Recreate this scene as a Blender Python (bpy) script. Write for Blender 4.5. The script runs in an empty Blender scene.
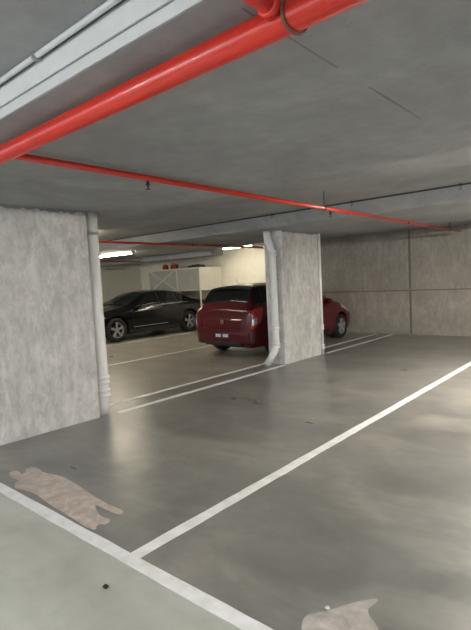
import bpy, bmesh, math, random
from mathutils import Vector, Matrix
random.seed(4)
S = bpy.context.scene
COL = S.collection
PI = math.pi

# ------------------------------------------------------------------ helpers
def link(o, parent=None):
    COL.objects.link(o)
    if parent: o.parent = parent
    return o

def tag(o, label=None, cat=None, group=None, kind=None):
    if label: o['label'] = label
    if cat: o['category'] = cat
    if group: o['group'] = group
    if kind: o['kind'] = kind
    return o

def empty(name, loc, rz=0, label=None, cat=None, group=None):
    o = bpy.data.objects.new(name, None)
    o.empty_display_size = .1
    link(o); o.location = loc; o.rotation_euler = (0, 0, rz)
    return tag(o, label, cat, group)

def mesh_obj(name, bm, mat, parent=None, smooth=False, bevel=0, loc=None):
    bmesh.ops.recalc_face_normals(bm, faces=bm.faces)
    me = bpy.data.meshes.new(name)
    bm.to_mesh(me); bm.free()
    if smooth:
        for p in me.polygons: p.use_smooth = True
    if mat: me.materials.append(mat)
    o = bpy.data.objects.new(name, me)
    link(o, parent)
    if loc: o.location = loc
    if bevel:
        b = o.modifiers.new('bevel', 'BEVEL'); b.width = bevel; b.segments = 2
        b.limit_method = 'ANGLE'; b.angle_limit = math.radians(40)
    return o

def box(bm, x0, x1, y0, y1, z0, z1):
    v = [bm.verts.new(p) for p in ((x0,y0,z0),(x1,y0,z0),(x1,y1,z0),(x0,y1,z0),(x0,y0,z1),(x1,y0,z1),(x1,y1,z1),(x0,y1,z1))]
    for f in ((0,3,2,1),(4,5,6,7),(0,1,5,4),(1,2,6,5),(2,3,7,6),(3,0,4,7)):
        bm.faces.new([v[i] for i in f])

def bar(bm, a, b, w, d=None, up=(0,0,1)):
    """square bar from a to b"""
    a = Vector(a); b = Vector(b); d = d or w
    t = (b-a).normalized(); u = Vector(up)
    if abs(t.dot(u)) > .98: u = Vector((0,1,0))
    s = t.cross(u).normalized(); u = s.cross(t)
    vs = []
    for p in (a, b):
        for i, j in ((-1,-1),(1,-1),(1,1),(-1,1)):
            vs.append(bm.verts.new(p + s*i*w/2 + u*j*d/2))
    for f in ((0,1,2,3),(7,6,5,4),(0,4,5,1),(1,5,6,2),(2,6,7,3),(3,7,4,0)):
        bm.faces.new([vs[i] for i in f])

def tube(bm, pts, r, seg=20, cap=True):
    """tube through points; r a number or one radius per point"""
    pts = [Vector(p) for p in pts]
    n = len(pts)
    rs = r if isinstance(r, (list, tuple)) else [r]*n
    rings = []; prev = None
    for i, p in enumerate(pts):
        if i == 0: t = pts[1]-pts[0]
        elif i == n-1: t = pts[-1]-pts[-2]
        else: t = (pts[i+1]-p).normalized() + (p-pts[i-1]).normalized()
        t.normalize()
        if prev is None:
            u = Vector((0,0,1)) if abs(t.z) < .9 else Vector((1,0,0))
        else: u = prev
        s = t.cross(u).normalized(); u = s.cross(t).normalized(); prev = u
        rings.append([bm.verts.new(p + (s*math.cos(k*2*PI/seg) + u*math.sin(k*2*PI/seg))*rs[i]) for k in range(seg)])
    for a, b in zip(rings, rings[1:]):
        for k in range(seg):
            bm.faces.new((a[k], a[(k+1)%seg], b[(k+1)%seg], b[k]))
    if cap:
        bm.faces.new(rings[0][::-1]); bm.faces.new(rings[-1])

def bend(pts, rad, n=6):
    """round the corners of a polyline"""
    pts = [Vector(p) for p in pts]; out = [pts[0]]
    for a, b, c in zip(pts, pts[1:], pts[2:]):
        d1 = (a-b); d2 = (c-b); r = min(rad, d1.length*.45, d2.length*.45)
        p = b + d1.normalized()*r; q = b + d2.normalized()*r
        for k in range(n+1):
            t = k/n
            out.append(p*(1-t)**2 + b*2*t*(1-t) + q*t*t)
    out.append(pts[-1])
    return out

def lathe(bm, prof, axis='X', seg=36, off=(0,0,0), closed=False):
    rings = []
    for a, r in prof:
        ring = []
        for k in range(seg):
            c, s = math.cos(2*PI*k/seg)*r, math.sin(2*PI*k/seg)*r
            p = {'X': (a, c, s), 'Y': (c, a, s), 'Z': (c, s, a)}[axis]
            ring.append(bm.verts.new(Vector(p)+Vector(off)))
        rings.append(ring)
    pairs = list(zip(rings, rings[1:]))
    if closed: pairs.append((rings[-1], rings[0]))
    for a, b in pairs:
        for k in range(seg):
            bm.faces.new((a[k], a[(k+1)%seg], b[(k+1)%seg], b[k]))
    if not closed:
        bm.faces.new(rings[0][::-1]); bm.faces.new(rings[-1])

def prism(bm, poly, z0, z1):
    a = [bm.verts.new((x, y, z0)) for x, y in poly]
    b = [bm.verts.new((x, y, z1)) for x, y in poly]
    n = len(poly)
    bm.faces.new(b); bm.faces.new(a[::-1])
    for i in range(n): bm.faces.new((a[i], a[(i+1)%n], b[(i+1)%n], b[i]))

# ------------------------------------------------------------------ materials
class NT:
    def __init__(s, name):
        s.m = bpy.data.materials.new(name); s.m.use_nodes = True
        s.t = s.m.node_tree; s.b = s.t.nodes['Principled BSDF']
        s.tc = s.t.nodes.new('ShaderNodeTexCoord')
    def n(s, kind, **kw):
        o = s.t.nodes.new(kind)
        for k, v in kw.items():
            if k in o.inputs: o.inputs[k].default_value = v
            else: setattr(o, k, v)
        return o
    def l(s, a, b): s.t.links.new(a, b)
    def noise(s, scale, detail=5, rough=.6, stretch=(1,1,1), dist=0):
        mp = s.n('ShaderNodeMapping'); mp.inputs['Scale'].default_value = stretch
        s.l(s.tc.outputs['Object'], mp.inputs['Vector'])
        no = s.n('ShaderNodeTexNoise'); no.inputs['Scale'].default_value = scale
        no.inputs['Detail'].default_value = detail; no.inputs['Roughness'].default_value = rough
        no.inputs['Distortion'].default_value = dist
        s.l(mp.outputs[0], no.inputs['Vector'])
        return no.outputs['Fac']
    def ramp(s, fac, stops):
        r = s.n('ShaderNodeValToRGB'); cr = r.color_ramp
        while len(cr.elements) < len(stops): cr.elements.new(.5)
        for e, (p, c) in zip(cr.elements, stops):
            e.position = p; e.color = (c, c, c, 1) if isinstance(c, (int, float)) else (*c, 1)
        s.l(fac, r.inputs[0]); return r.outputs[0]
    def mix(s, a, b, fac, mode='MIX'):
        m = s.n('ShaderNodeMix'); m.data_type = 'RGBA'; m.blend_type = mode
        for v, i in ((fac, 0), (a, 6), (b, 7)):
            if hasattr(v, 'is_linked'): s.l(v, m.inputs[i])
            else: m.inputs[i].default_value = v if i == 0 else (*v, 1)
        return m.outputs[2]
    def bump(s, h, strength=.3, dist=.01, prev=None):
        b = s.n('ShaderNodeBump'); b.inputs['Strength'].default_value = strength; b.inputs['Distance'].default_value = dist
        s.l(h, b.inputs['Height'])
        if prev: s.l(prev, b.inputs['Normal'])
        return b.outputs[0]

def concrete(name, c, var=.25, rough=.85, streak=0, bs=.35, big=.8, spec=.3, grain=0):
    t = NT(name)
    f1 = t.noise(big, 6, .62, dist=.6)
    f2 = t.noise(7, 6, .7, (1,1,.35) if streak else (1,1,1))
    f3 = t.noise(60, 3, .6)
    lo = tuple(v*(1-var) for v in c); hi = tuple(min(1, v*(1+var)) for v in c)
    col = t.mix(lo, hi, t.ramp(f1, [(.3,0),(.7,1)]))
    col = t.mix(col, tuple(v*.72 for v in c), t.ramp(f2, [(.42,.75*var*2),(.62,0)]))
    if streak:
        f4 = t.noise(1.6, 6, .75, (2.6,2.6,.6), .5)
        col = t.mix(col, tuple(min(1,v*1.35) for v in c), t.ramp(f4, [(.5,0),(.72,streak)]))
        f5 = t.noise(2.0, 6, .75, (3,3,.8), .5)
        col = t.mix(col, tuple(v*.6 for v in c), t.ramp(f5, [(.54,0),(.76,streak)]))
    if grain:
        g = t.noise(11, 8, .8, (1,1,.55), .3)
        col = t.mix(col, tuple(v*.5 for v in c), t.ramp(g, [(.36,grain),(.54,0)]))
        col = t.mix(col, tuple(min(1,v*1.3) for v in c), t.ramp(g, [(.54,0),(.7,grain)]))
    # air holes
    vo = t.n('ShaderNodeTexVoronoi', Scale=22.0); t.l(t.tc.outputs['Object'], vo.inputs['Vector'])
    hole = t.ramp(vo.outputs['Distance'], [(.05, 1), (.09, 0)])
    keep = t.ramp(t.noise(3, 2), [(.5,0),(.6,1)])
    m = t.n('ShaderNodeMath', operation='MULTIPLY'); t.l(hole, m.inputs[0]); t.l(keep, m.inputs[1])
    col = t.mix(col, tuple(v*.35 for v in c), m.outputs[0])
    t.l(col, t.b.inputs['Base Color'])
    t.b.inputs['Roughness'].default_value = rough; t.b.inputs['Specular IOR Level'].default_value = spec
    nb = t.bump(f3, bs, .004); nb = t.bump(f2, bs, .01, nb)
    t.l(nb, t.b.inputs['Normal'])
    return t.m

def plain(name, c, rough=.5, metal=0, coat=0, spec=.5, var=0, emis=None, bump=0, scale=6):
    t = NT(name); b = t.b
    f = t.noise(scale, 4, .6)
    if var:
        col = t.mix(tuple(v*(1-var) for v in c), tuple(min(1, v*(1+var)) for v in c), t.ramp(f, [(.35,0),(.65,1)]))
        t.l(col, b.inputs['Base Color'])
    else: b.inputs['Base Color'].default_value = (*c, 1)
    b.inputs['Roughness'].default_value = rough; b.inputs['Metallic'].default_value = metal
    b.inputs['Coat Weight'].default_value = coat; b.inputs['Coat Roughness'].default_value = .05
    b.inputs['Specular IOR Level'].default_value = spec
    if bump: t.l(t.bump(f, bump, .005), b.inputs['Normal'])
    if emis:
        b.inputs['Emission Color'].default_value = (*emis[0], 1); b.inputs['Emission Strength'].default_value = emis[1]
    return t.m

M = {}
M['ceiling'] = concrete('ceiling concrete', (.355,.36,.365), .22, .8, bs=.3, big=1.0)
M['column'] = concrete('column concrete', (.72,.71,.69), .2, .8, streak=.8, bs=.5, big=1.6, grain=.5)
M['wall'] = concrete('precast wall concrete', (.35,.32,.285), .32, .8, streak=.5, bs=.25, big=.6, grain=.4)
M['cream'] = plain('cream left walls', (.82,.78,.66), .7, var=.03, bump=.1)  # cream base colour of the left wall and left end of the back wall
M['joint'] = plain('dark joint sealant', (.16,.14,.115), .9)
M['red_pipe'] = plain('red pipe paint', (.68,.034,.018), .3, coat=.35, var=.06, scale=3)
M['steel'] = plain('galvanised steel', (.45,.45,.45), .4, metal=.9, var=.1)
M['dark_steel'] = plain('dark steel', (.06,.06,.06), .5, metal=.5)
M['brass'] = plain('brass', (.5,.36,.16), .35, metal=1)
M['pvc'] = plain('white pvc', (.90,.89,.86), .35, var=.05, scale=4)
M['conduit'] = plain('pale conduit', (.62,.63,.64), .4, var=.04)
M['lamp'] = plain('lit lamp diffuser', (1,1,.95), .4, emis=((1.0,.90,.70), 15))
M['lamp_cool'] = plain('lit cool diffuser', (1,1,.98), .4, emis=((.98,.99,1.0), 33))
M['lamp_strong'] = plain('lit bright diffuser', (1,1,.95), .4, emis=((1.0,.93,.82), 190))
M['lamp_soft'] = plain('lit soft diffuser', (1,1,.95), .4, emis=((1.0,.90,.72), 9))
M['lamp_body'] = plain('white enamel lamp housing', (.8,.8,.78), .4)
M['line'] = plain('white line paint', (.95,.94,.90), .5, var=.12, scale=9, bump=.1)
M['bare'] = concrete('bare screed', (.60,.52,.45), .3, .75, bs=.5, big=12)
M['faded'] = concrete('faded paint', (.50,.46,.42), .35, .6, bs=.4, big=9)
M['dirt'] = plain('black dirt', (.02,.02,.018), .8, bump=.5, scale=60)
M['chip'] = plain('white chip', (.85,.84,.8), .6)

def floor_mat():
    t = NT('painted concrete floor'); b = t.b
    sx = t.n('ShaderNodeSeparateXYZ'); t.l(t.tc.outputs['Object'], sx.inputs[0])
    # driveway paint (paler green grey) up to the end line, bay paint beyond it
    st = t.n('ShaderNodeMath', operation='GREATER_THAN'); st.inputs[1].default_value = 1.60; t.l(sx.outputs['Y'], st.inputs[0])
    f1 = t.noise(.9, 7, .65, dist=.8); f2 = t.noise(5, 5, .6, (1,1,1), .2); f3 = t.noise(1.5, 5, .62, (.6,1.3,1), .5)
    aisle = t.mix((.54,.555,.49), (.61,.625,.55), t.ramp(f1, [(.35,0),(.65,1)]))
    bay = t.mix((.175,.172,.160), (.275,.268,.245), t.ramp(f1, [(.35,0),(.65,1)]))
    bay = t.mix(bay, (.41,.385,.335), t.ramp(f3, [(.48,0),(.72,.7)]))
    bay = t.mix(bay, (.18,.178,.165), t.ramp(f2, [(.3,.4),(.55,0)]))
    aisle = t.mix(aisle, (.30,.31,.28), t.ramp(f2, [(.28,.3),(.55,0)]))
    # warm light on the bays beyond the columns, put in as paler floor colour
    fx = t.n('ShaderNodeMath', operation='LESS_THAN'); fx.inputs[1].default_value = -5.45; t.l(sx.outputs['X'], fx.inputs[0])
    far = t.mix((.31,.29,.245), (.37,.35,.30), t.ramp(f1, [(.35,0),(.65,1)]))
    bay = t.mix(bay, far, fx.outputs[0])
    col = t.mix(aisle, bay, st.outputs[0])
    # long soft tyre scuffs
    f6 = t.noise(.9, 3, .5, (.6,2.2,1), 0)
    col = t.mix(col, (.13,.128,.115), t.ramp(f6, [(.45,0),(.8,.5)]))
    fs = t.noise(26, 4, .6)
    col = t.mix(col, (.5,.49,.45), t.ramp(fs, [(.66,0),(.78,.25)]))
    t.l(col, b.inputs['Base Color'])
    t.l(t.ramp(f3, [(.3,.27),(.7,.40)]), b.inputs['Roughness'])
    b.inputs['Specular IOR Level'].default_value = .75
    fb = t.noise(14, 4, .6, (1,1,1), .4)
    nb = t.bump(t.noise(90, 2), .12, .002); nb = t.bump(fb, .18, .003, nb)
    t.l(nb, b.inputs['Normal'])
    return t.m
M['floor'] = floor_mat()

# ------------------------------------------------------------------ room shell
XL, XR, YN, YF = -15.2, 6.5, -7.0, 12.0
HI, LA, LB = 2.61, 2.45, 2.42
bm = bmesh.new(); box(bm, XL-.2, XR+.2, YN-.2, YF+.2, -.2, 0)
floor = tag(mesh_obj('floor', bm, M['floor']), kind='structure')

prof = [(YN-.2,HI),(1.18,HI),(1.18,2.505),(1.18,2.495),(1.18,LA),(3.88,LA),(3.95,HI),(6.37,HI),(6.56,LB),(9.15,LB),(9.2,HI),(YF+.2,HI),(YF+.2,3.0),(YN-.2,3.0)]  # far step face sloped so that it catches less light
bm = bmesh.new()
a = [bm.verts.new((XL-.2, y, z)) for y, z in prof]; b = [bm.verts.new((XR+.2, y, z)) for y, z in prof]
for i in range(len(prof)):
    j = (i+1) % len(prof); bm.faces.new((a[i], a[j], b[j], b[i]))
bm.faces.new(a); bm.faces.new(b[::-1])
ceiling = tag(mesh_obj('ceiling', bm, M['ceiling']), kind='structure')
# near beam face, lipped at the bottom; lamplight on it painted in as paler concrete
M['pale'] = concrete('lit beam face concrete', (.66,.665,.65), .06, .8, bs=.3, big=3)
bm = bmesh.new(); box(bm, XL, XR, 1.166, 1.1795, 2.506, 2.60); box(bm, XL, XR, 1.172, 1.1795, 2.452, 2.500)
mesh_obj('beam_face', bm, M['pale'], ceiling, bevel=.003)
bm = bmesh.new(); prism(bm, [(-1.034,1.3),(-1.026,1.3),(-1.028,1.95),(-1.033,1.95)], LA-.001, LA+.002); prism(bm, [(-1.032,2.25),(-1.028,2.25),(-1.022,2.45),(-1.028,2.95),(-1.031,2.95),(-1.036,2.45)], LA-.001, LA+.002)
M['faint'] = plain('stained joint', (.20,.20,.19), .9)
mesh_obj('formwork_joint', bm, M['faint'], ceiling)
# deep beam at the rear of the far bays
bm = bmesh.new(); box(bm, XL, -9.35, 9.9, 10.4, 2.32, 2.62)
mesh_obj('beam', bm, M['ceiling'], ceiling, bevel=.01)

bm = bmesh.new(); box(bm, -8.2, XR+.2, YF, YF+.2, 0, 2.7)
wb = tag(mesh_obj('wall_back', bm, M['wall']), kind='structure')
bm = bmesh.new(); box(bm, -8.2, XR, YF-.006, YF, 1.10, 1.125)
for x in (-7.9, -4.55, -.9): box(bm, x-.025, x+.025, YF-.007, YF, .02, 2.6)
mesh_obj('panel_joint', bm, M['joint'], wb)
bm = bmesh.new(); box(bm, -8.2, XR, YF-.02, YF, 1.128, 1.15)
mesh_obj('ledge', bm, M['wall'], wb, bevel=.004)
bm = bmesh.new(); box(bm, XL-.2, -8.2, YF, YF+.2, 0, 2.7)
tag(mesh_obj('wall_back_left', bm, M['cream']), kind='structure')
bm = bmesh.new(); box(bm, XL-.2, XL, YN, YF, 0, 2.7)
wl = tag(mesh_obj('wall_left', bm, M['cream']), kind='structure')
bm = bmesh.new(); box(bm, XL, XL+.006, 4, YF, 1.0, 1.02); box(bm, XL, XL+.006, 10.4, 11.3, 2.22, 2.24)
mesh_obj('panel_joint', bm, M['joint'], wl)
bm = bmesh.new(); box(bm, XR, XR+.2, YN, YF, 0, 2.7)
tag(mesh_obj('wall_right', bm, M['wall']), kind='structure')
# unseen driveway side left without a wall, so added daylight reaches the ceiling

# ------------------------------------------------------------------ painted lines and worn patches: parts of the floor
def line(x0, x1, y0, y1, lab):
    bm = bmesh.new(); n = max(2, int(max(x1-x0, y1-y0)/.12)); rnd = random.Random(int(x0*100))
    if y1-y0 > x1-x0:
        L = [(x0+rnd.uniform(-.003,.003), y0+(y1-y0)*i/n) for i in range(n+1)]; R = [(x1+rnd.uniform(-.003,.003), y0+(y1-y0)*i/n) for i in range(n, -1, -1)]
        prism(bm, L+R, 0, .002)
    else:
        L = [(x0+(x1-x0)*i/n, y0+rnd.uniform(-.003,.003)) for i in range(n+1)]; R = [(x0+(x1-x0)*i/n, y1+rnd.uniform(-.003,.003)) for i in range(n, -1, -1)]
        prism(bm, L+R, 0, .002)
    o = mesh_obj('floor_line', bm, M['line'], floor); o['label'] = lab
line(-4.9, XR, 1.515, 1.60, 'long white line along the driveway')
line(-2.285, -2.195, 1.60, 11.9, 'white bay line in the middle')
line(-5.03, -4.94, 3.45, 7.05, 'white bay line between the columns')
line(-5.03, -4.94, 8.55, 11.9, 'white bay line behind the far column')
line(-5.46, -5.38, 3.45, 11.9, 'white bay line beside the red car')
line(-8.24, -8.15, 1.6, 11.9, 'white bay line left of the red car')
line(-11.02, -10.93, 1.6, 10.6, 'white bay line beside the black car')
line(.46, .55, 1.60, 11.9, 'white bay line at the right')

A = [(-4.205,1.754),(-4.162,1.81),(-4.008,1.782),(-4.179,1.909),(-4.063,1.944),(-3.91,1.912),(-3.783,1.958),(-3.637,1.968),(-3.407,1.946),(-3.172,1.91),(-2.914,1.89),(-2.762,1.902),(-2.709,1.851),(-2.834,1.835),(-3.028,1.839),(-2.909,1.782),(-2.802,1.751),(-2.731,1.776),(-2.689,1.723),(-2.751,1.679),(-2.681,1.625),(-2.78,1.612),(-2.944,1.626),(-3.122,1.633),(-3.314,1.64),(-3.566,1.671),(-3.718,1.644),(-3.807,1.616),(-3.902,1.668),(-3.918,1.718),(-4.081,1.707)]
B = [(-1.182,1.719),(-1.189,1.772),(-1.149,1.819),(-1.104,1.883),(-1.064,1.957),(-1.034,2.002),(-0.985,2.066),(-0.966,2.052),(-0.985,1.971),(-0.955,1.93),(-0.911,1.902),(-0.871,1.866),(-0.806,1.744),(-0.9,1.64),(-1.131,1.639)]
def chaikin(p, n=2):
    for _ in range(n):
        q = []
        for i in range(len(p)):
            (x0,y0),(x1,y1) = p[i], p[(i+1)%len(p)]
            q += [(.75*x0+.25*x1,.75*y0+.25*y1),(.25*x0+.75*x1,.25*y0+.75*y1)]
        p = q
    return p
bm = bmesh.new(); prism(bm, chaikin(A,1), 0, .0015)
o = mesh_obj('worn_patch', bm, M['bare'], floor); o['label'] = 'beige patch of flaked floor paint'
bm = bmesh.new(); prism(bm, chaikin(B), 0, .0015)
o = mesh_obj('worn_patch', bm, M['faded'], floor); o['label'] = 'pale worn patch of floor paint'

def lump(name, x, y, r, mat, label, cat, h=.5):
    bm = bmesh.new(); bmesh.ops.create_icosphere(bm, subdivisions=2, radius=r)
    rnd = random.Random(int(x*1000))
    for v in bm.verts: v.co *= rnd.uniform(.75, 1.2); v.co.z *= h; v.co.x *= 1.25
    zm = min(v.co.z for v in bm.verts)
    for v in bm.verts: v.co.z -= zm
    o = mesh_obj(name, bm, mat, None, True, loc=(x, y, .0016)); tag(o, label, cat)
lump('dirt_clod', -2.12, 1.32, .016, M['dirt'], 'small black speck of dirt on the pale driveway floor', 'debris')
lump('stone_chip', -1.13, 1.86, .011, M['chip'], 'small white chip on the worn patch at the bottom', 'debris')

# ------------------------------------------------------------------ blade columns
def blade(x0, x1, y0, y1, z, label):
    bm = bmesh.new()
    c = .02
    prism(bm, [(x0+c,y0),(x1-c,y0),(x1,y0+c),(x1,y1-c),(x1-c,y1),(x0+c,y1),(x0,y1-c),(x0,y0+c)], 0, z)
    o = mesh_obj('concrete_column', bm, M['column']); tag(o, label, 'column', 'concrete blade columns')
    return o
c1 = blade(-5.40, -5.0, 1.62, 3.21, LA, 'broad grey concrete blade column at the left edge, nearest')
c2 = blade(-5.40, -5.0, 7.13, 8.38, LB, 'pale concrete blade column in front of the red car')
# rough mortar joint at the column heads
def head(x0, x1, y0, y1, z, par):
    bm = bmesh.new(); rnd = random.Random(3); n = 40
    ys = [y0+(y1-y0)*i/n for i in range(n+1)]
    lo = [z-rnd.uniform(.01,.045) for _ in ys]
    a = [bm.verts.new((x1+.006, y, l)) for y, l in zip(ys, lo)]; b = [bm.verts.new((x1+.006, y, z)) for y in ys]
    a2 = [bm.verts.new((x1-.05, y, l)) for y, l in zip(ys, lo)]; b2 = [bm.verts.new((x1-.05, y, z)) for y in ys]
    for i in range(n):
        bm.faces.new((a[i],a[i+1],b[i+1],b[i])); bm.faces.new((a2[i+1],a2[i],b2[i],b2[i+1])); bm.faces.new((a[i+1],a[i],a2[i],a2[i+1])); bm.faces.new((b[i],b[i+1],b2[i+1],b2[i]))
    bm.faces.new((a[0],b[0],b2[0],a2[0])); bm.faces.new((a[n],a2[n],b2[n],b[n]))
    mesh_obj('grout_joint', bm, M['joint'] if 0 else M['ceiling'], par)
head(-5.4, -5.0, 1.64, 3.19, LA, c1); head(-5.4, -5.0, 7.15, 8.36, LB, c2)

# ------------------------------------------------------------------ drain pipes
def collar(bm, x, y, z, r):
    lathe(bm, [(z-.05,r+.002),(z-.045,r+.012),(z-.02,r+.012),(z-.015,r+.007),(z+.015,r+.007),(z+.02,r+.013),(z+.045,r+.013),(z+.05,r+.002)], 'Z', 24, (x,y,0))
def drain(name, label, path, r, cols, strap=(), base=None):
    root = empty(name, base or path[-1]); root.location.z = 0
    tag(root, label, 'drain pipe', 'white drain pipes on the columns')
    o = Vector(root.location)
    bm = bmesh.new(); tube(bm, [p-o for p in bend(path, .12)], r, 24)
    mesh_obj('pipe', bm, M['pvc'], root, True)
    for (x,y,z) in cols:
        bm = bmesh.new(); collar(bm, x-o.x, y-o.y, z, r); mesh_obj('collar', bm, M['pvc'], root, True)
    for (x,y,z) in strap:
        bm = bmesh.new(); lathe(bm, [(z-.012,r+.001),(z-.012,r+.005),(z+.012,r+.005),(z+.012,r+.001)], 'Z', 24, (x-o.x,y-o.y,0))
        mesh_obj('strap', bm, M['steel'], root, True)
drain('drain_pipe', 'white vertical drain pipe at the end of the left column',
      [(-5.075,3.315,LA),(-5.075,3.315,1.2),(-5.06,3.315,.22),(-5.10,3.30,.0)], .068, [(-5.062,3.315,.27),(-5.062,3.315,.43)], [(-5.075,3.315,2.2)])
drain('drain_pipe', 'white offset drain pipe with bent foot on the near side of the far column',
      [(-5.235,7.02,2.42),(-5.235,7.02,2.30),(-5.13,7.02,2.05),(-5.13,7.02,.30),(-5.27,6.90,.0)], .064, [(-5.13,7.02,.70),(-5.13,7.02,.36),(-5.13,7.02,2.02)])
drain('drain_pipe', 'thin white drain pipe at the rear edge of the far column',
      [(-5.0,8.42,LB),(-5.0,8.42,.0)], .03, [(-5.0,8.42,.55),(-5.0,8.42,.15)])

M['rust'] = plain('rusty brown steel', (.16,.07,.05), .6, var=.3)
# ------------------------------------------------------------------ red fire pipes
PZ = 2.378
root = empty('fire_main', (-1, 1.345, PZ)); tag(root, 'thick red fire main running under the ceiling at the top', 'pipe')
def rel(p, o=None): return (p[0]-root.location.x, p[1]-root.location.y, p[2]-root.location.z)
bm = bmesh.new(); tube(bm, [rel((XL,1.345,PZ)), rel((XR,1.345,PZ))], .048, 32); mesh_obj('pipe', bm, M['red_pipe'], root, True)
for x in (-4.6, 2.3):
    bm = bmesh.new(); lathe(bm, [(x-.02,.049),(x-.02,.055),(x+.02,.055),(x+.02,.049)], 'X', 32, rel((0,1.345,PZ)))
    br = mesh_obj('hanger_clamp', bm, M['red_pipe'], root, False)
    bm = bmesh.new(); tube(bm, [rel((x,1.345,PZ+.049)), rel((x,1.345,LA))], .008, 12); lathe(bm, [(LA-PZ-.012,.03),(LA-PZ,.03)], 'Z', 16, (x+1,0,0))
    tube(bm, [rel((x-.0,1.345-.02,PZ+.06)), rel((x,1.345-.02,PZ+.085)), rel((x,1.345+.02,PZ+.085)), rel((x,1.345+.02,PZ+.06))], .007, 8)
    mesh_obj('hanger_rod', bm, M['steel'], root, True)
bm = bmesh.new()   # branch towards the driveway, with its ring clamp
tube(bm, [rel((-.90,1.34,2.395)), rel((-.90,-4.0,2.395))], .027, 20)
mesh_obj('branch_pipe', bm, M['red_pipe'], root, True)
bm = bmesh.new(); lathe(bm, [(.055,.028),(.055,.036),(.085,.036),(.085,.028)], 'Y', 24, rel((-.90,1.20,2.395)))
mesh_obj('branch_collar', bm, M['red_pipe'], root, True)
bm = bmesh.new()
tube(bm, [rel((-.855+.012*math.cos(a), 1.345+.056*math.cos(a), PZ+.056*math.sin(a))) for a in [PI*k/16*2 for k in range(17)]], .006, 8)
tube(bm, [rel((-.855,1.345,PZ+.056)), rel((-.855,1.345,LA))], .006, 8)
mesh_obj('ring_hanger', bm, M['rust'], root, True)

def range_pipe(x, z, y1, label, hang, drops):
    root = empty('sprinkler_pipe', (x, 1.404, z)); tag(root, label, 'pipe', 'thin red sprinkler pipes under the ceiling')
    bm = bmesh.new(); tube(bm, [(0,.003,0),(0,y1-1.4,0)], .023, 20); mesh_obj('pipe', bm, M['red_pipe'], root, True)
    bm = bmesh.new(); lathe(bm, [(y1-1.4-.03,.024),(y1-1.4-.03,.03),(y1-1.4+.01,.03),(y1-1.4+.02,.02)], 'Y', 20); mesh_obj('end_cap', bm, M['brass'], root, True)
    for y, zc in hang:
        bm = bmesh.new(); lathe(bm, [(y-1.4-.012,.024),(y-1.4-.012,.029),(y-1.4+.012,.029),(y-1.4+.012,.024)], 'Y', 20)
        tube(bm, [(0,y-1.4,.026),(0,y-1.4,zc-z)], .006, 8); mesh_obj('hanger', bm, M['dark_steel'], root)
    for y in drops:
        bm = bmesh.new(); lathe(bm, [(-.024,.012),(-.045,.012),(-.045,.017),(-.06,.017),(-.062,.008),(-.085,.005),(-.086,.02),(-.09,.02)], 'Z', 16, (0,y-1.4,0))
        mesh_obj('sprinkler_head', bm, M['dark_steel'], root, True)
    return root
r0 = range_pipe(-3.02, 2.405, 11.3, 'long thin red sprinkler pipe crossing in front of the back wall', [(5.35,HI),(8.2,LB),(10.6,HI)], [2.52, 5.50])
r0.rotation_euler.z = math.atan2(.15, 9.4)
range_pipe(-7.55, 2.385, 9.9, 'thin red sprinkler pipe over the red car, behind the columns', [(2.9,LA),(7.4,LB),(9.4,HI)], [4.6])
range_pipe(-12.3, 2.34, 9.7, 'thin red sprinkler pipe farthest left, over the black car', [(2.9,LA),(7.4,LB)], [5.0])

# ------------------------------------------------------------------ conduits
root = empty('conduit', (0, 1.135, 2.60)); tag(root, 'pale conduit along the top of the near beam', 'conduit')
bm = bmesh.new(); tube(bm, [(XL,0,-.004),(XR,0,-.004)], .0125, 14); mesh_obj('tube', bm, M['conduit'], root, True)
for x in (-5.5,-2.085,1.5):
    bm = bmesh.new(); box(bm, x-.012, x+.012, -.016, .016, -.022, .009); mesh_obj('saddle', bm, M['steel'], root, bevel=.003)
root = empty('conduit', (0, 6.33, 2.588)); tag(root, 'thin dark conduit along the step edge beyond the sprinkler pipe', 'conduit')
bm = bmesh.new(); tube(bm, [(XL,0,0),(XR,0,0)], .011, 12); mesh_obj('tube', bm, M['dark_steel'], root, True)
for x in (-4.6, -3.2, -1.75, -1.47, 0):
    bm = bmesh.new(); tube(bm, [(x,0,.012),(x,0,-.05),(x-.02,0,-.055)], .005, 8); box(bm, x-.02, x+.02, -.014, .014, -.013, .014); mesh_obj('clip', bm, M['dark_steel'], root)

# ------------------------------------------------------------------ ceiling lamps
def lamp(x, y, z, L, label, mat='lamp', drop=0):
    root = empty('ceiling_lamp', (x, y, z-drop)); tag(root, label, 'lamp', 'fluorescent batten lamps')
    bm = bmesh.new(); box(bm, -L/2, L/2, -.045, .045, -.035, 0); mesh_obj('housing', bm, M['lamp_body'], root, bevel=.004)
    if drop:
        for s in (-.6, .6):
            bm = bmesh.new(); tube(bm, [(s,0,-.005),(s,0,drop)], .005, 8); mesh_obj('hanger_rod', bm, M['steel'], root)
    for s in (-.026, .026):
        bm = bmesh.new(); tube(bm, [(-L/2+.03,s,-.056),(L/2-.03,s,-.056)], .014, 12); mesh_obj('lamp_tube', bm, M[mat], root, True)
    for s in (-1, 1):
        bm = bmesh.new(); box(bm, s*(L/2-.02)-.012, s*(L/2-.02)+.012, -.045, .045, -.075, -.033); mesh_obj('end_holder', bm, M['lamp_body'], root)
lamp(-10.5, 7.35, LB, 1.9, 'lit batten lamp over the black car, beside the left drain pipe')
lamp(-8.3, 5.05, HI, 1.3, 'short lit batten lamp right beside the top of the left drain pipe')
lamp(-9.45, 11.0, HI, 1.5, 'lit batten lamp against the cream wall above the red car', 'lamp_soft')
lamp(-13.6, 6.5, LB, 1.5, 'lit batten lamp by the far left wall')
lamp(-.45, 7.0, LB, 1.5, 'lit batten lamp past the right edge over the bays', 'lamp_strong')
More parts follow.
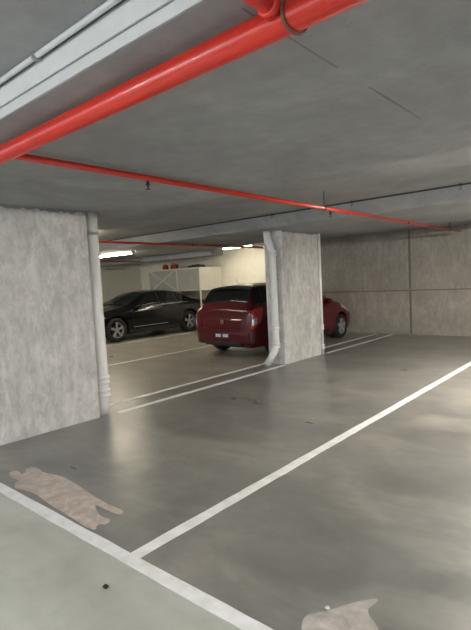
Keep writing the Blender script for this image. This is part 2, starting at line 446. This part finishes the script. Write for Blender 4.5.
lamp(1.6, 2.9, LA, 1.5, 'added unseen batten lamp at the right, lighting the near column', 'lamp_cool', .1)  # added out of view to brighten the near column and ceiling
lamp(-2.2, -1.6, HI, 1.5, 'lit batten lamp over the driveway behind the viewer', 'lamp_cool', .3)
lamp(2.8, -1.6, HI, 1.5, 'lit batten lamp over the driveway to the right', 'lamp_cool', .3)
lamp(-8.0, -1.6, HI, 1.5, 'lit batten lamp over the driveway to the left', 'lamp_cool', .3)

# ------------------------------------------------------------------ storage cage over the black car's boot
M['panel'] = plain('pale grey sheet panel', (.42,.41,.37), .5, var=.08)
M['panel_cream'] = plain('cream sheet panel', (.80,.77,.68), .5, var=.03)
root = empty('storage_cage', (-10.9, 10.95, 0)); tag(root, 'raised storage cage with cross-braced front above the black car', 'storage cage')
X0, D, Z0, Z1 = -2.55, 1.03, 1.34, 2.05
bm = bmesh.new()
for x in (X0, -.0-.02):
    for y in (.02, D-.03): bar(bm, (x,y,0 if y < .5 or 1 else Z0), (x,y,Z1), .04)
for z in (Z0, Z1):
    bar(bm, (X0,.02,z),(-.02,.02,z), .04); bar(bm, (X0,D-.03,z),(-.02,D-.03,z), .04)
    bar(bm, (X0,.02,z),(X0,D-.03,z), .04); bar(bm, (-.02,.02,z),(-.02,D-.03,z), .04)
bar(bm, (-1.1,.02,Z0),(-1.1,.02,Z1), .035)
mesh_obj('frame', bm, M['panel_cream'], root)
bm = bmesh.new(); box(bm, X0, -1.12, .03, .045, Z0, Z1); mesh_obj('door', bm, M['panel'], root)
bm = bmesh.new(); box(bm, -1.08, -.03, .03, .045, Z0, Z1); mesh_obj('door', bm, M['panel'], root)
bm = bmesh.new(); bar(bm, (X0+.1,.012,Z0+.02),(-1.15,.012,Z1-.02), .03); bar(bm, (X0+.1,.008,Z1-.02),(-1.15,.008,Z0+.02), .03); mesh_obj('cross_brace', bm, M['panel_cream'], root)
bm = bmesh.new(); box(bm, -.012, .002, .04, D, Z0, Z1); mesh_obj('side_panel', bm, M['panel_cream'], root)
bm = bmesh.new(); box(bm, X0, -.02, .03, D, Z0, Z0+.02); box(bm, X0, -.02, .03, D, Z1, Z1+.02); mesh_obj('shelf', bm, M['panel'], root)
M['red_plastic'] = plain('red plastic', (.35,.03,.02), .5, var=.1)
M['dark_cloth'] = plain('dark cloth', (.05,.045,.04), .9, var=.2, bump=.4)
for i, (x, s) in enumerate(((-12.75,.10),(-12.30,.15))):
    rr = empty('fuel_can', (x, 11.15, 2.07)); tag(rr, ('small red can on top of the storage cage, left of the other', 'larger red can on top of the storage cage')[i], 'can', 'red cans on the storage cage')
    bm = bmesh.new(); box(bm, -s, s, -.06, .06, 0, .16); mesh_obj('body', bm, M['red_plastic'], rr, bevel=.02)
    bm = bmesh.new(); tube(bm, bend([(-s*.6,0,.15),(-s*.6,0,.2),(s*.4,0,.2),(s*.4,0,.15)], .02), .01, 8); mesh_obj('handle', bm, M['red_plastic'], rr, True)
bm = bmesh.new(); bmesh.ops.create_icosphere(bm, subdivisions=4, radius=1)
for v in bm.verts:
    n = math.sin(v.co.x*9)*.06 + math.sin(v.co.y*7+1)*.05
    v.co = Vector((v.co.x*.36, v.co.y*.22, max(0, v.co.z+.5+n*2)*.07))
o = mesh_obj('folded_tarp', bm, M['dark_cloth'], None, True, loc=(-11.38, 11.3, 2.07)); tag(o, 'dark folded tarp lying on top of the storage cage', 'tarp')

# ------------------------------------------------------------------ cars
M['red_car'] = plain('dark red car paint', (.10,.0008,.006), .3, coat=.4, spec=.3)
M['black_car'] = plain('black car paint', (.004,.004,.005), .25, coat=.5, spec=.3)
M['glass'] = plain('tinted glass', (.012,.013,.014), .05, spec=.7)
M['black_gloss'] = plain('black gloss panel', (.006,.006,.007), .35, spec=.3)
M['tyre'] = plain('tyre rubber', (.014,.014,.014), .8)
M['rim'] = plain('alloy wheel', (.42,.42,.43), .3, metal=.3)
M['black_plastic'] = plain('black plastic', (.012,.012,.012), .55)
M['tail'] = plain('red lamp lens', (.42,.012,.015), .12, coat=1)
M['clear_lens'] = plain('clear lamp lens', (.6,.6,.6), .1, metal=.4, coat=1)
M['chrome'] = plain('chrome trim', (.75,.75,.75), .12, metal=1)
M['plate'] = plain('number plate white', (.80,.80,.78), .5)
M['plate_dark'] = plain('number plate characters', (.03,.04,.10), .5)

class Body:
    """body surface P(x, v): x along the car from the tail (0) to the nose, v from -9 to 9 around the section (9 = roof middle, 0 = floor middle)"""
    def __init__(s, st): s.st = st
    def at(s, x):
        st = s.st
        x = min(max(x, st[0][0]), st[-1][0])
        for i in range(len(st)-1):
            if x <= st[i+1][0]: break
        a, b = st[i], st[i+1]; p = st[i-1] if i else a; q = st[i+2] if i+2 < len(st) else b
        h = b[0]-a[0]; t = (x-a[0])/h; out = []
        for k in range(1, 6):
            d = (b[k]-a[k])/h
            dl = (a[k]-p[k])/(a[0]-p[0]) if i else d
            dr = (q[k]-b[k])/(q[0]-b[0]) if i+2 < len(st) else d
            m0 = 0 if dl*d <= 0 else 2*dl*d/(dl+d); m1 = 0 if dr*d <= 0 else 2*dr*d/(dr+d)
            out.append((2*t**3-3*t*t+1)*a[k]+(t**3-2*t*t+t)*h*m0+(-2*t**3+3*t*t)*b[k]+(t**3-t*t)*h*m1)
        return out
    def P(s, x, v):
        w, zl, zb, zt, wr = s.at(x); sg = 1 if v >= 0 else -1; v = abs(v)
        H = zb-zl
        pts = [(0,zl),(w*.90,zl),(w*.965,zl+.06),(w*.985,zl+.33*H),(w*1.0,zl+.62*H),(w*.985,zl+.85*H),(w*.93,zb),
               (wr+(w*.93-wr)*.10, zb+(zt-zb)*.86),(wr*.86,zt-.012-(zt-zb)*.02),(0,zt+.015)]
        i = min(int(v), 8); t = v-i
        # soft corners everywhere except at the belt line
        p0 = pts[max(i-1,0)]; p1 = pts[i]; p2 = pts[i+1]; p3 = pts[min(i+2,9)]
        def c(k):
            m1 = (p2[k]-p0[k])*.5*.55; m2 = (p3[k]-p1[k])*.5*.55
            if i == 8: m2 = (p2[k]-p1[k])*.9 if k == 0 else 0
            if i == 0: m1 = (p2[k]-p1[k])
            if i == 6: m1 = (p2[k]-p1[k])
            if i == 5: m2 = (p2[k]-p1[k])*.7
            return (2*t**3-3*t*t+1)*p1[k]+(t**3-2*t*t+t)*m1+(-2*t**3+3*t*t)*p2[k]+(t**3-t*t)*m2
        return Vector((sg*c(0), x, c(1)))      # local frame: width on x, length on y
    def N(s, x, v):
        e = .01
        dv = s.P(x, v+.05)-s.P(x, v-.05); x0 = max(x-e, s.st[0][0]); x1 = min(x+e, s.st[-1][0])
        dx = s.P(x1, v)-s.P(x0, v)
        n = dv.cross(dx); n.normalize()
        c = Vector((0, x, .7))
        if n.dot(s.P(x, v)-c) < 0: n = -n
        return n
    def shell(s, nx=90, sub=4):
        bm = bmesh.new(); x0, x1 = s.st[0][0], s.st[-1][0]
        xs = [x0+(x1-x0)*(.5-.5*math.cos(PI*i/nx)) for i in range(nx+1)]
        vs = [-9+k/sub for k in range(18*sub)]
        rings = [[bm.verts.new(s.P(x, v if abs(v) > 1e-6 else 1e-6)) for v in vs] for x in xs]
        n = len(vs)
        for a, b in zip(rings, rings[1:]):
            for k in range(n): bm.faces.new((a[k], a[(k+1)%n], b[(k+1)%n], b[k]))
        bm.faces.new(rings[0][::-1]); bm.faces.new(rings[-1])
        return bm
    def patch(s, q, off=.005, n=14, m=10, thick=.008):
        """q: four (x, v) corners of a patch lying on the surface"""
        bm = bmesh.new(); g = []
        for i in range(n+1):
            row = []
            for j in range(m+1):
                a, b = i/n, j/m
                x = (q[0][0]*(1-a)+q[1][0]*a)*(1-b)+(q[3][0]*(1-a)+q[2][0]*a)*b
                v = (q[0][1]*(1-a)+q[1][1]*a)*(1-b)+(q[3][1]*(1-a)+q[2][1]*a)*b
                P = s.P(x, v); N = s.N(x, v); row.append((bm.verts.new(P+N*off), bm.verts.new(P+N*(off-thick))))
            g.append(row)
        for k in (0, 1):
            for i in range(n):
                for j in range(m): bm.faces.new((g[i][j][k], g[i+1][j][k], g[i+1][j+1][k], g[i][j+1][k]))
        for i in range(n):
            for j in (0, m): bm.faces.new((g[i][j][0], g[i+1][j][0], g[i+1][j][1], g[i][j][1]))
        for j in range(m):
            for i in (0, n): bm.faces.new((g[i][j][0], g[i][j+1][0], g[i][j+1][1], g[i][j][1]))
        return bm

def cut_arches(o, ys, r, w, depth):
    for y in ys:
        for s in (-1, 1):
            bm = bmesh.new(); lathe(bm, [(s*(w-depth), r),(s*(w+.2), r)], 'X', 48, (0, y, r*.93))
            c = mesh_obj('cutter', bm, None)
            md = o.modifiers.new('cut', 'BOOLEAN'); md.object = c; md.operation = 'DIFFERENCE'; md.solver = 'EXACT'
            c.parent = o.parent
    bpy.context.view_layer.update()
    dg = bpy.context.evaluated_depsgraph_get()
    me = bpy.data.meshes.new_from_object(o.evaluated_get(dg))
    cs = [m.object for m in o.modifiers]; o.modifiers.clear(); o.data = me
    for c in cs: bpy.data.objects.remove(c, do_unlink=True)
    for p in me.polygons: p.use_smooth = True
    try: me.set_sharp_from_angle(angle=math.radians(38))
    except Exception: pass

def wheel(parent, x, y, r, side, spokes=5):
    """side: +1 when the outer face looks to +x"""
    wd = .2
    bm = bmesh.new(); s = side
    lathe(bm, [(x,r*.66),(x,r*.90),(x-s*.012,r*.965),(x-s*.035,r),(x-s*(wd-.035),r),(x-s*(wd-.01),r*.965),(x-s*wd,r*.9),(x-s*wd,r*.66)], 'X', 48, (0,y,r), closed=True)
    t = mesh_obj('tyre', bm, M['tyre'], parent, True)
    bm = bmesh.new()
    lathe(bm, [(x-s*.001,r*.66),(x-s*.004,r*.70),(x-s*.02,r*.70),(x-s*.02,r*.63),(x-s*.12,r*.60),(x-s*.12,r*.66)], 'X', 48, (0,y,r), closed=True)
    lathe(bm, [(x-s*.008,r*.10),(x-s*.005,r*.13),(x-s*.03,r*.17),(x-s*.08,r*.17)], 'X', 24, (0,y,r))
    for k in range(spokes):
        for dd in (-.11, .11):
            a = 2*PI*k/spokes+PI/2; a0 = a+dd*1.2; a1 = a+dd
            bar(bm, (x-s*.025, y+math.cos(a0)*r*.12, r+math.sin(a0)*r*.12), (x-s*.022, y+math.cos(a1)*r*.65, r+math.sin(a1)*r*.65), .03, .032, up=(1,0,0))
    mesh_obj('rim', bm, M['rim'], t)
    bm = bmesh.new(); lathe(bm, [(x-s*.09,.0005),(x-s*.09,r*.4),(x-s*.10,r*.4),(x-s*.10,.0005)], 'X', 32, (0,y,r)); mesh_obj('brake_disc', bm, M['dark_steel'], t, True)

def mirror(parent, x, y, z, s, paint):
    bm = bmesh.new(); bmesh.ops.create_icosphere(bm, subdivisions=3, radius=1)
    for v in bm.verts: v.co = Vector((x+s*.10+v.co.x*.105, y+v.co.y*.075, z+v.co.z*.07))
    h = mesh_obj('wing_mirror', bm, paint, parent, True)
    bm = bmesh.new(); bar(bm, (x-s*.02,y,z-.05),(x+s*.06,y,z-.03), .04, .03); mesh_obj('mirror_stalk', bm, M['black_plastic'], h)
    return h

def car_common(root, B, paint, W, ax, R, sills, mir, name='body'):
    body = mesh_obj('body', B.shell(), paint, root, True)
    cut_arches(body, ax, R+.045, W, .26)
    # dark liners and underbody
    bm = bmesh.new(); box(bm, -W+.27, W-.27, .25, B.st[-1][0]-.25, .17, .30); mesh_obj('underbody', bm, M['black_plastic'], root, bevel=.02)
    for y in ax:
        bm = bmesh.new(); bar(bm, (-W+.1,y,R),(W-.1,y,R), .07)
        mesh_obj('axle', bm, M['dark_steel'], root)
    for y in ax:
        for s in (-1, 1): wheel(root, s*(W-.012), y, R, s)
    for s in (-1, 1): mirror(root, s*W*.90, mir[0], mir[1], s, paint)
    for s in (-1, 1):
        o = mesh_obj('sill', B.patch([(sills[0],s*1.6),(sills[1],s*1.6),(sills[1],s*2.4),(sills[0],s*2.4)], .008), M['black_plastic'], root, True)

# ---- red hatchback: tail towards the viewer
red = empty('hatchback_car', (-6.70, 7.32, 0)); tag(red, 'dark red hatchback parked nose-in behind the far column', 'car')
st = [ #  x     w    zlo  zbelt ztop  wroof
 (0.00, .70, .34, .84, .87, .54), (0.015,.77, .29, .93, .96, .58), (0.06, .82,.26, .975,1.04, .60), (0.14, .84, .235,.995,1.19,.60),
 (0.26, .85, .22, 1.0, 1.36, .59), (0.36,.855,.21,1.0,1.435,.59), (0.6,.86,.2,.995,1.465,.59), (1.3,.855,.19,.975,1.475,.575),
 (2.0,.855,.19,.95,1.455,.575), (2.45,.855,.19,.935,1.365,.57), (2.95,.85,.19,.925,1.10,.60), (3.2,.845,.19,.905,.975,.64),
 (3.6,.83,.20,.82,.875,.60), (3.9,.78,.22,.72,.76,.52), (4.06,.70,.25,.62,.66,.46), (4.13,.58,.32,.52,.55,.36)]
st = [(a if a <= 2 else 2+(a-2)*1.08, b, c, d+(.02 if a > 2.9 else 0), e+(.03 if 2.4 < a < 3.95 else 0), f) for a, b, c, d, e, f in st]
RB = Body(st); WR = .85; AX = (.80, 3.52)
car_common(red, RB, M['red_car'], WR, AX, .305, (1.15, 3.0), (2.85, .98))
mesh_obj('rear_window', RB.patch([(.085,-8.75),(.085,8.75-18*0),(.34,8.6),(.34,-8.6)], .006) if 0 else (lambda: (lambda bm: bm)(bmesh.new()))(), M['glass'], red) if 0 else None

def cross_patch(B, x0, x1, vlo0, vlo1, off=.006, n=24, m=10, thick=.008):
    """pane across the roof middle: from v = vlo on one side over 9 to the other side"""
    bm = bmesh.new(); g = []
    for j in range(m+1):
        b = j/m; x = x0+(x1-x0)*b; vl = vlo0+(vlo1-vlo0)*b; row = []
        for i in range(n+1):
            a = -1+2*i/n; s = 1 if a >= 0 else -1
            v = 9-(9-vl)*abs(a); v = s*max(v, .0)
            if abs(v) > 8.999: v = s*8.999
            P = B.P(x, v); N = B.N(x, s*min(abs(v), 8.9)); 
            if abs(v) > 8.9: N.x = 0; N.normalize()
            row.append((bm.verts.new(P+N*off), bm.verts.new(P+N*(off-thick))))
        g.append(row)
    for k in (0, 1):
        for j in range(m):
            for i in range(n): bm.faces.new((g[j][i][k], g[j+1][i][k], g[j+1][i+1][k], g[j][i+1][k]))
    for j in range(m):
        for i in (0, n): bm.faces.new((g[j][i][0], g[j+1][i][0], g[j+1][i][1], g[j][i][1]))
    for i in range(n):
        for j in (0, m): bm.faces.new((g[j][i][0], g[j][i+1][0], g[j][i+1][1], g[j][i][1]))
    return bm

mesh_obj('rear_window', cross_patch(RB, .10, .335, 7.0, 7.55), M['glass'], red, True)
mesh_obj('roof_panel', cross_patch(RB, .345, 2.08, 7.3, 7.3, off=.004, n=40, m=30), M['black_gloss'], red, True)  # black sheet laid over the red roof, same colour on the rear pillars
mesh_obj('windscreen', cross_patch(RB, 2.12, 3.08, 7.4, 7.1), M['glass'], red, True)
for s in (-1, 1):
    mesh_obj('quarter_pillar', RB.patch([(.075,s*6.35),(.44,s*6.15),(.50,s*7.25),(.34,s*7.5)], .004), M['black_gloss'], red, True)
    mesh_obj('side_window', RB.patch([(.42,s*6.2),(.95,s*6.15),(.90,s*7.15),(.55,s*7.1)], .005), M['glass'], red, True)
    mesh_obj('side_window', RB.patch([(1.02,s*6.15),(1.75,s*6.12),(1.72,s*7.2),(1.02,s*7.18)], .005), M['glass'], red, True)
    mesh_obj('side_window', RB.patch([(1.82,s*6.12),(2.80,s*6.1),(2.18,s*7.1),(1.79,s*7.2)], .005), M['glass'], red, True)
    tl = mesh_obj('tail_light', RB.patch([(.004,s*3.3),(.22,s*4.2),(.34,s*6.0),(.02,s*5.9)], .008), M['tail'], red, True)
    mesh_obj('lens', RB.patch([(.012,s*3.7),(.09,s*4.0),(.10,s*4.6),(.02,s*4.6)], .013), M['clear_lens'], tl, True)
    mesh_obj('headlight', RB.patch([(3.55,s*5.0),(4.02,s*4.4),(3.98,s*6.2),(3.6,s*6.2)], .008), M['clear_lens'], red, True)
    for x in (1.2, 2.1): mesh_obj('door_handle', RB.patch([(x,s*5.0),(x+.17,s*5.0),(x+.17,s*5.2),(x,s*5.2)], .025, thick=.03), M['red_car'], red, True)
    bm = bmesh.new(); box(bm, s*.50-.07, s*.50+.07, -.012, .03, .37, .41); mesh_obj('reflector', bm, M['tail'], red, bevel=.006)
# tail furniture
bm = bmesh.new(); box(bm, -.70, .70, -.03, .16, .30, .52); bumper = mesh_obj('bumper', bm, M['red_car'], red, bevel=.028)
bm = bmesh.new(); box(bm, -.50, .50, -.034, .08, .245, .325); mesh_obj('diffuser', bm, M['black_plastic'], red, bevel=.02)
bm = bmesh.new(); box(bm, -.54, .54, .015, .10, .545, .56); mesh_obj('tailgate_seam', bm, M['black_plastic'], red)
bm = bmesh.new(); box(bm, -.54, .54, -.012, .05, .58, .80); mesh_obj('tailgate_panel', bm, M['red_car'], red, bevel=.03)
bm = bmesh.new(); box(bm, -.19, .19, -.041, -.031, .40, .50)
pl = mesh_obj('number_plate', bm, M['plate_dark'], red, bevel=.004)
for k in range(6):
    x = -.15+k*.05+(.05 if k > 2 else 0)
    bm = bmesh.new(); box(bm, x-.022, x+.022, -.0435, -.041, .418, .482)
    mesh_obj('plate_character', bm, M['plate'], pl)
bm = bmesh.new(); lathe(bm, [(-.016,.044),(-.022,.044),(-.022,.034),(-.016,.034)], 'Y', 28, (0,0,.73), closed=True); bar(bm, (-.034,-.019,.715),(.034,-.019,.745), .012)
mesh_obj('badge', bm, M['chrome'], red)
bm = bmesh.new()
n = 16; pr = []
for i in range(n+1):
    x = -.53+1.06*i/n; z = 1.432-.05*abs(x/.53)**3
    pr.append([bm.verts.new((x,.20+.04*(x/.5)**2,z)), bm.verts.new((x,.46,z+.022)), bm.verts.new((x,.46,z-.03)), bm.verts.new((x,.21+.04*(x/.5)**2,z-.03))])
for a, b in zip(pr, pr[1:]):
    for k in range(4): bm.faces.new((a[k], a[(k+1)%4], b[(k+1)%4], b[k]))
bm.faces.new(pr[0]); bm.faces.new(pr[-1][::-1]); mesh_obj('roof_spoiler', bm, M['black_plastic'], red, True, bevel=.006)
bm = bmesh.new(); tube(bm, [(.0,.62,1.455),(.0,.50,1.60)], [.006,.003], 8); lathe(bm, [(1.44,.035),(1.47,.02),(1.475,.008)], 'Z', 16, (0,.64,0)); mesh_obj('antenna', bm, M['black_plastic'], red, True)
bm = bmesh.new(); bar(bm, (-.02,.06,1.04),(-.34,.10,1.06), .014, .012); mesh_obj('rear_wiper', bm, M['black_plastic'], red)

# ---- black sedan: nose towards the viewer
blk = empty('sedan_car', (-12.24, 11.90, 0), PI); tag(blk, 'black sedan reversed in under the storage cage at the far left', 'car')
st = [
 (0.00,.62,.38,.82,.85,.50),(0.03,.74,.31,.90,.94,.56),(0.12,.82,.25,.955,1.005,.62),(0.35,.87,.21,.97,1.035,.64),(0.65,.89,.19,.97,1.075,.62),
 (0.95,.895,.18,.965,1.19,.575),(1.35,.90,.175,.955,1.355,.555),(1.8,.90,.175,.945,1.41,.565),(2.35,.90,.175,.935,1.40,.57),(2.75,.90,.175,.93,1.31,.57),
 (3.15,.90,.175,.925,1.13,.60),(3.5,.895,.175,.905,.985,.66),(4.0,.885,.18,.84,.91,.66),(4.4,.85,.20,.76,.82,.60),(4.62,.77,.24,.66,.71,.52),(4.72,.64,.30,.55,.59,.42)]
BB = Body(st); WB = .895
car_common(blk, BB, M['black_car'], WB, (1.05, 3.88), .345, (1.5, 3.4), (3.1, .97))
mesh_obj('rear_window', cross_patch(BB, .72, 1.30, 7.1, 7.5), M['glass'], blk, True)
mesh_obj('windscreen', cross_patch(BB, 2.50, 3.42, 7.4, 7.1), M['glass'], blk, True)
for s in (-1, 1):
    mesh_obj('side_window', BB.patch([(.98,s*6.3),(1.42,s*6.12),(1.42,s*7.05),(1.2,s*6.9)], .005), M['glass'], blk, True)
    mesh_obj('side_window', BB.patch([(1.48,s*6.12),(2.12,s*6.12),(2.12,s*7.2),(1.48,s*7.1)], .005), M['glass'], blk, True)
    mesh_obj('side_window', BB.patch([(2.19,s*6.12),(3.12,s*6.12),(2.52,s*7.1),(2.19,s*7.2)], .005), M['glass'], blk, True)
    mesh_obj('window_trim', BB.patch([(1.0,s*6.02),(3.15,s*6.02),(3.15,s*6.1),(1.0,s*6.1)], .006), M['chrome'], blk, True)
    mesh_obj('headlight', BB.patch([(4.22,s*5.0),(4.62,s*4.2),(4.60,s*6.2),(4.3,s*6.1)], .008), M['clear_lens'], blk, True)
    mesh_obj('tail_light', BB.patch([(.03,s*4.3),(.42,s*5.0),(.30,s*6.0),(.03,s*5.8)], .008), M['tail'], blk, True)
    mesh_obj('reflection_strip', BB.patch([(2.0,s*2.72),(3.3,s*2.72),(3.3,s*2.8),(2.0,s*2.8)], .008), M['chrome'], blk, True)  # bright strip standing in for a reflection line low on the side
    for x in (1.62, 2.35): mesh_obj('door_handle', BB.patch([(x,s*5.0),(x+.18,s*5.0),(x+.18,s*5.2),(x,s*5.2)], .025, thick=.03), M['black_car'], blk, True)
    for x in (2.15, 3.3): mesh_obj('door_seam', BB.patch([(x,s*2.4),(x+.01,s*2.4),(x+.01,s*6.0),(x,s*6.0)], .002, n=2), M['black_plastic'], blk, True)
bm = bmesh.new(); box(bm, -.40, .40, 4.66, 4.735, .46, .58)
for k in range(4): box(bm, -.38, .38, 4.73, 4.742, .475+k*.026, .483+k*.026)
mesh_obj('grille', bm, M['black_plastic'], blk, bevel=.008)
bm = bmesh.new(); box(bm, -.70, .70, 4.50, 4.70, .24, .42); mesh_obj('bumper', bm, M['black_car'], blk, bevel=.05)
bm = bmesh.new(); box(bm, -.19, .19, 4.70, 4.712, .30, .40); mesh_obj('number_plate', bm, M['plate'], blk, bevel=.003)
bm = bmesh.new(); box(bm, -.66, .66, -.02, .14, .30, .52); mesh_obj('rear_bumper', bm, M['black_car'], blk, bevel=.04)

# ------------------------------------------------------------------ camera, world, view
cam = bpy.data.objects.new('camera', bpy.data.cameras.new('camera')); COL.objects.link(cam)
R = Matrix(((0.7575385564170335, -0.00815288132466762, 0.6527395085849353),
            (0.6509334699087732, 0.08480194782888723, -0.7543833557263514),
            (-0.049203183780331713, 0.9963644715517171, 0.06954772847006815)))
cam.matrix_world = Matrix.Translation((0, 0, 1.55)) @ R.to_4x4()
cam.data.sensor_fit = 'VERTICAL'; cam.data.sensor_height = 36; cam.data.lens = 36*480.3746/630
cam.data.clip_start = .02; cam.data.clip_end = 100
S.camera = cam
w = bpy.data.worlds.new('world'); S.world = w; w.use_nodes = True
w.node_tree.nodes['Background'].inputs[0].default_value = (.80,.90,1.0,1); w.node_tree.nodes['Background'].inputs[1].default_value = .45
S.view_settings.view_transform = 'Standard'; S.view_settings.look = 'None'
S.view_settings.gamma = 1; S.view_settings.use_curve_mapping = False
S.view_settings.exposure = 2.25
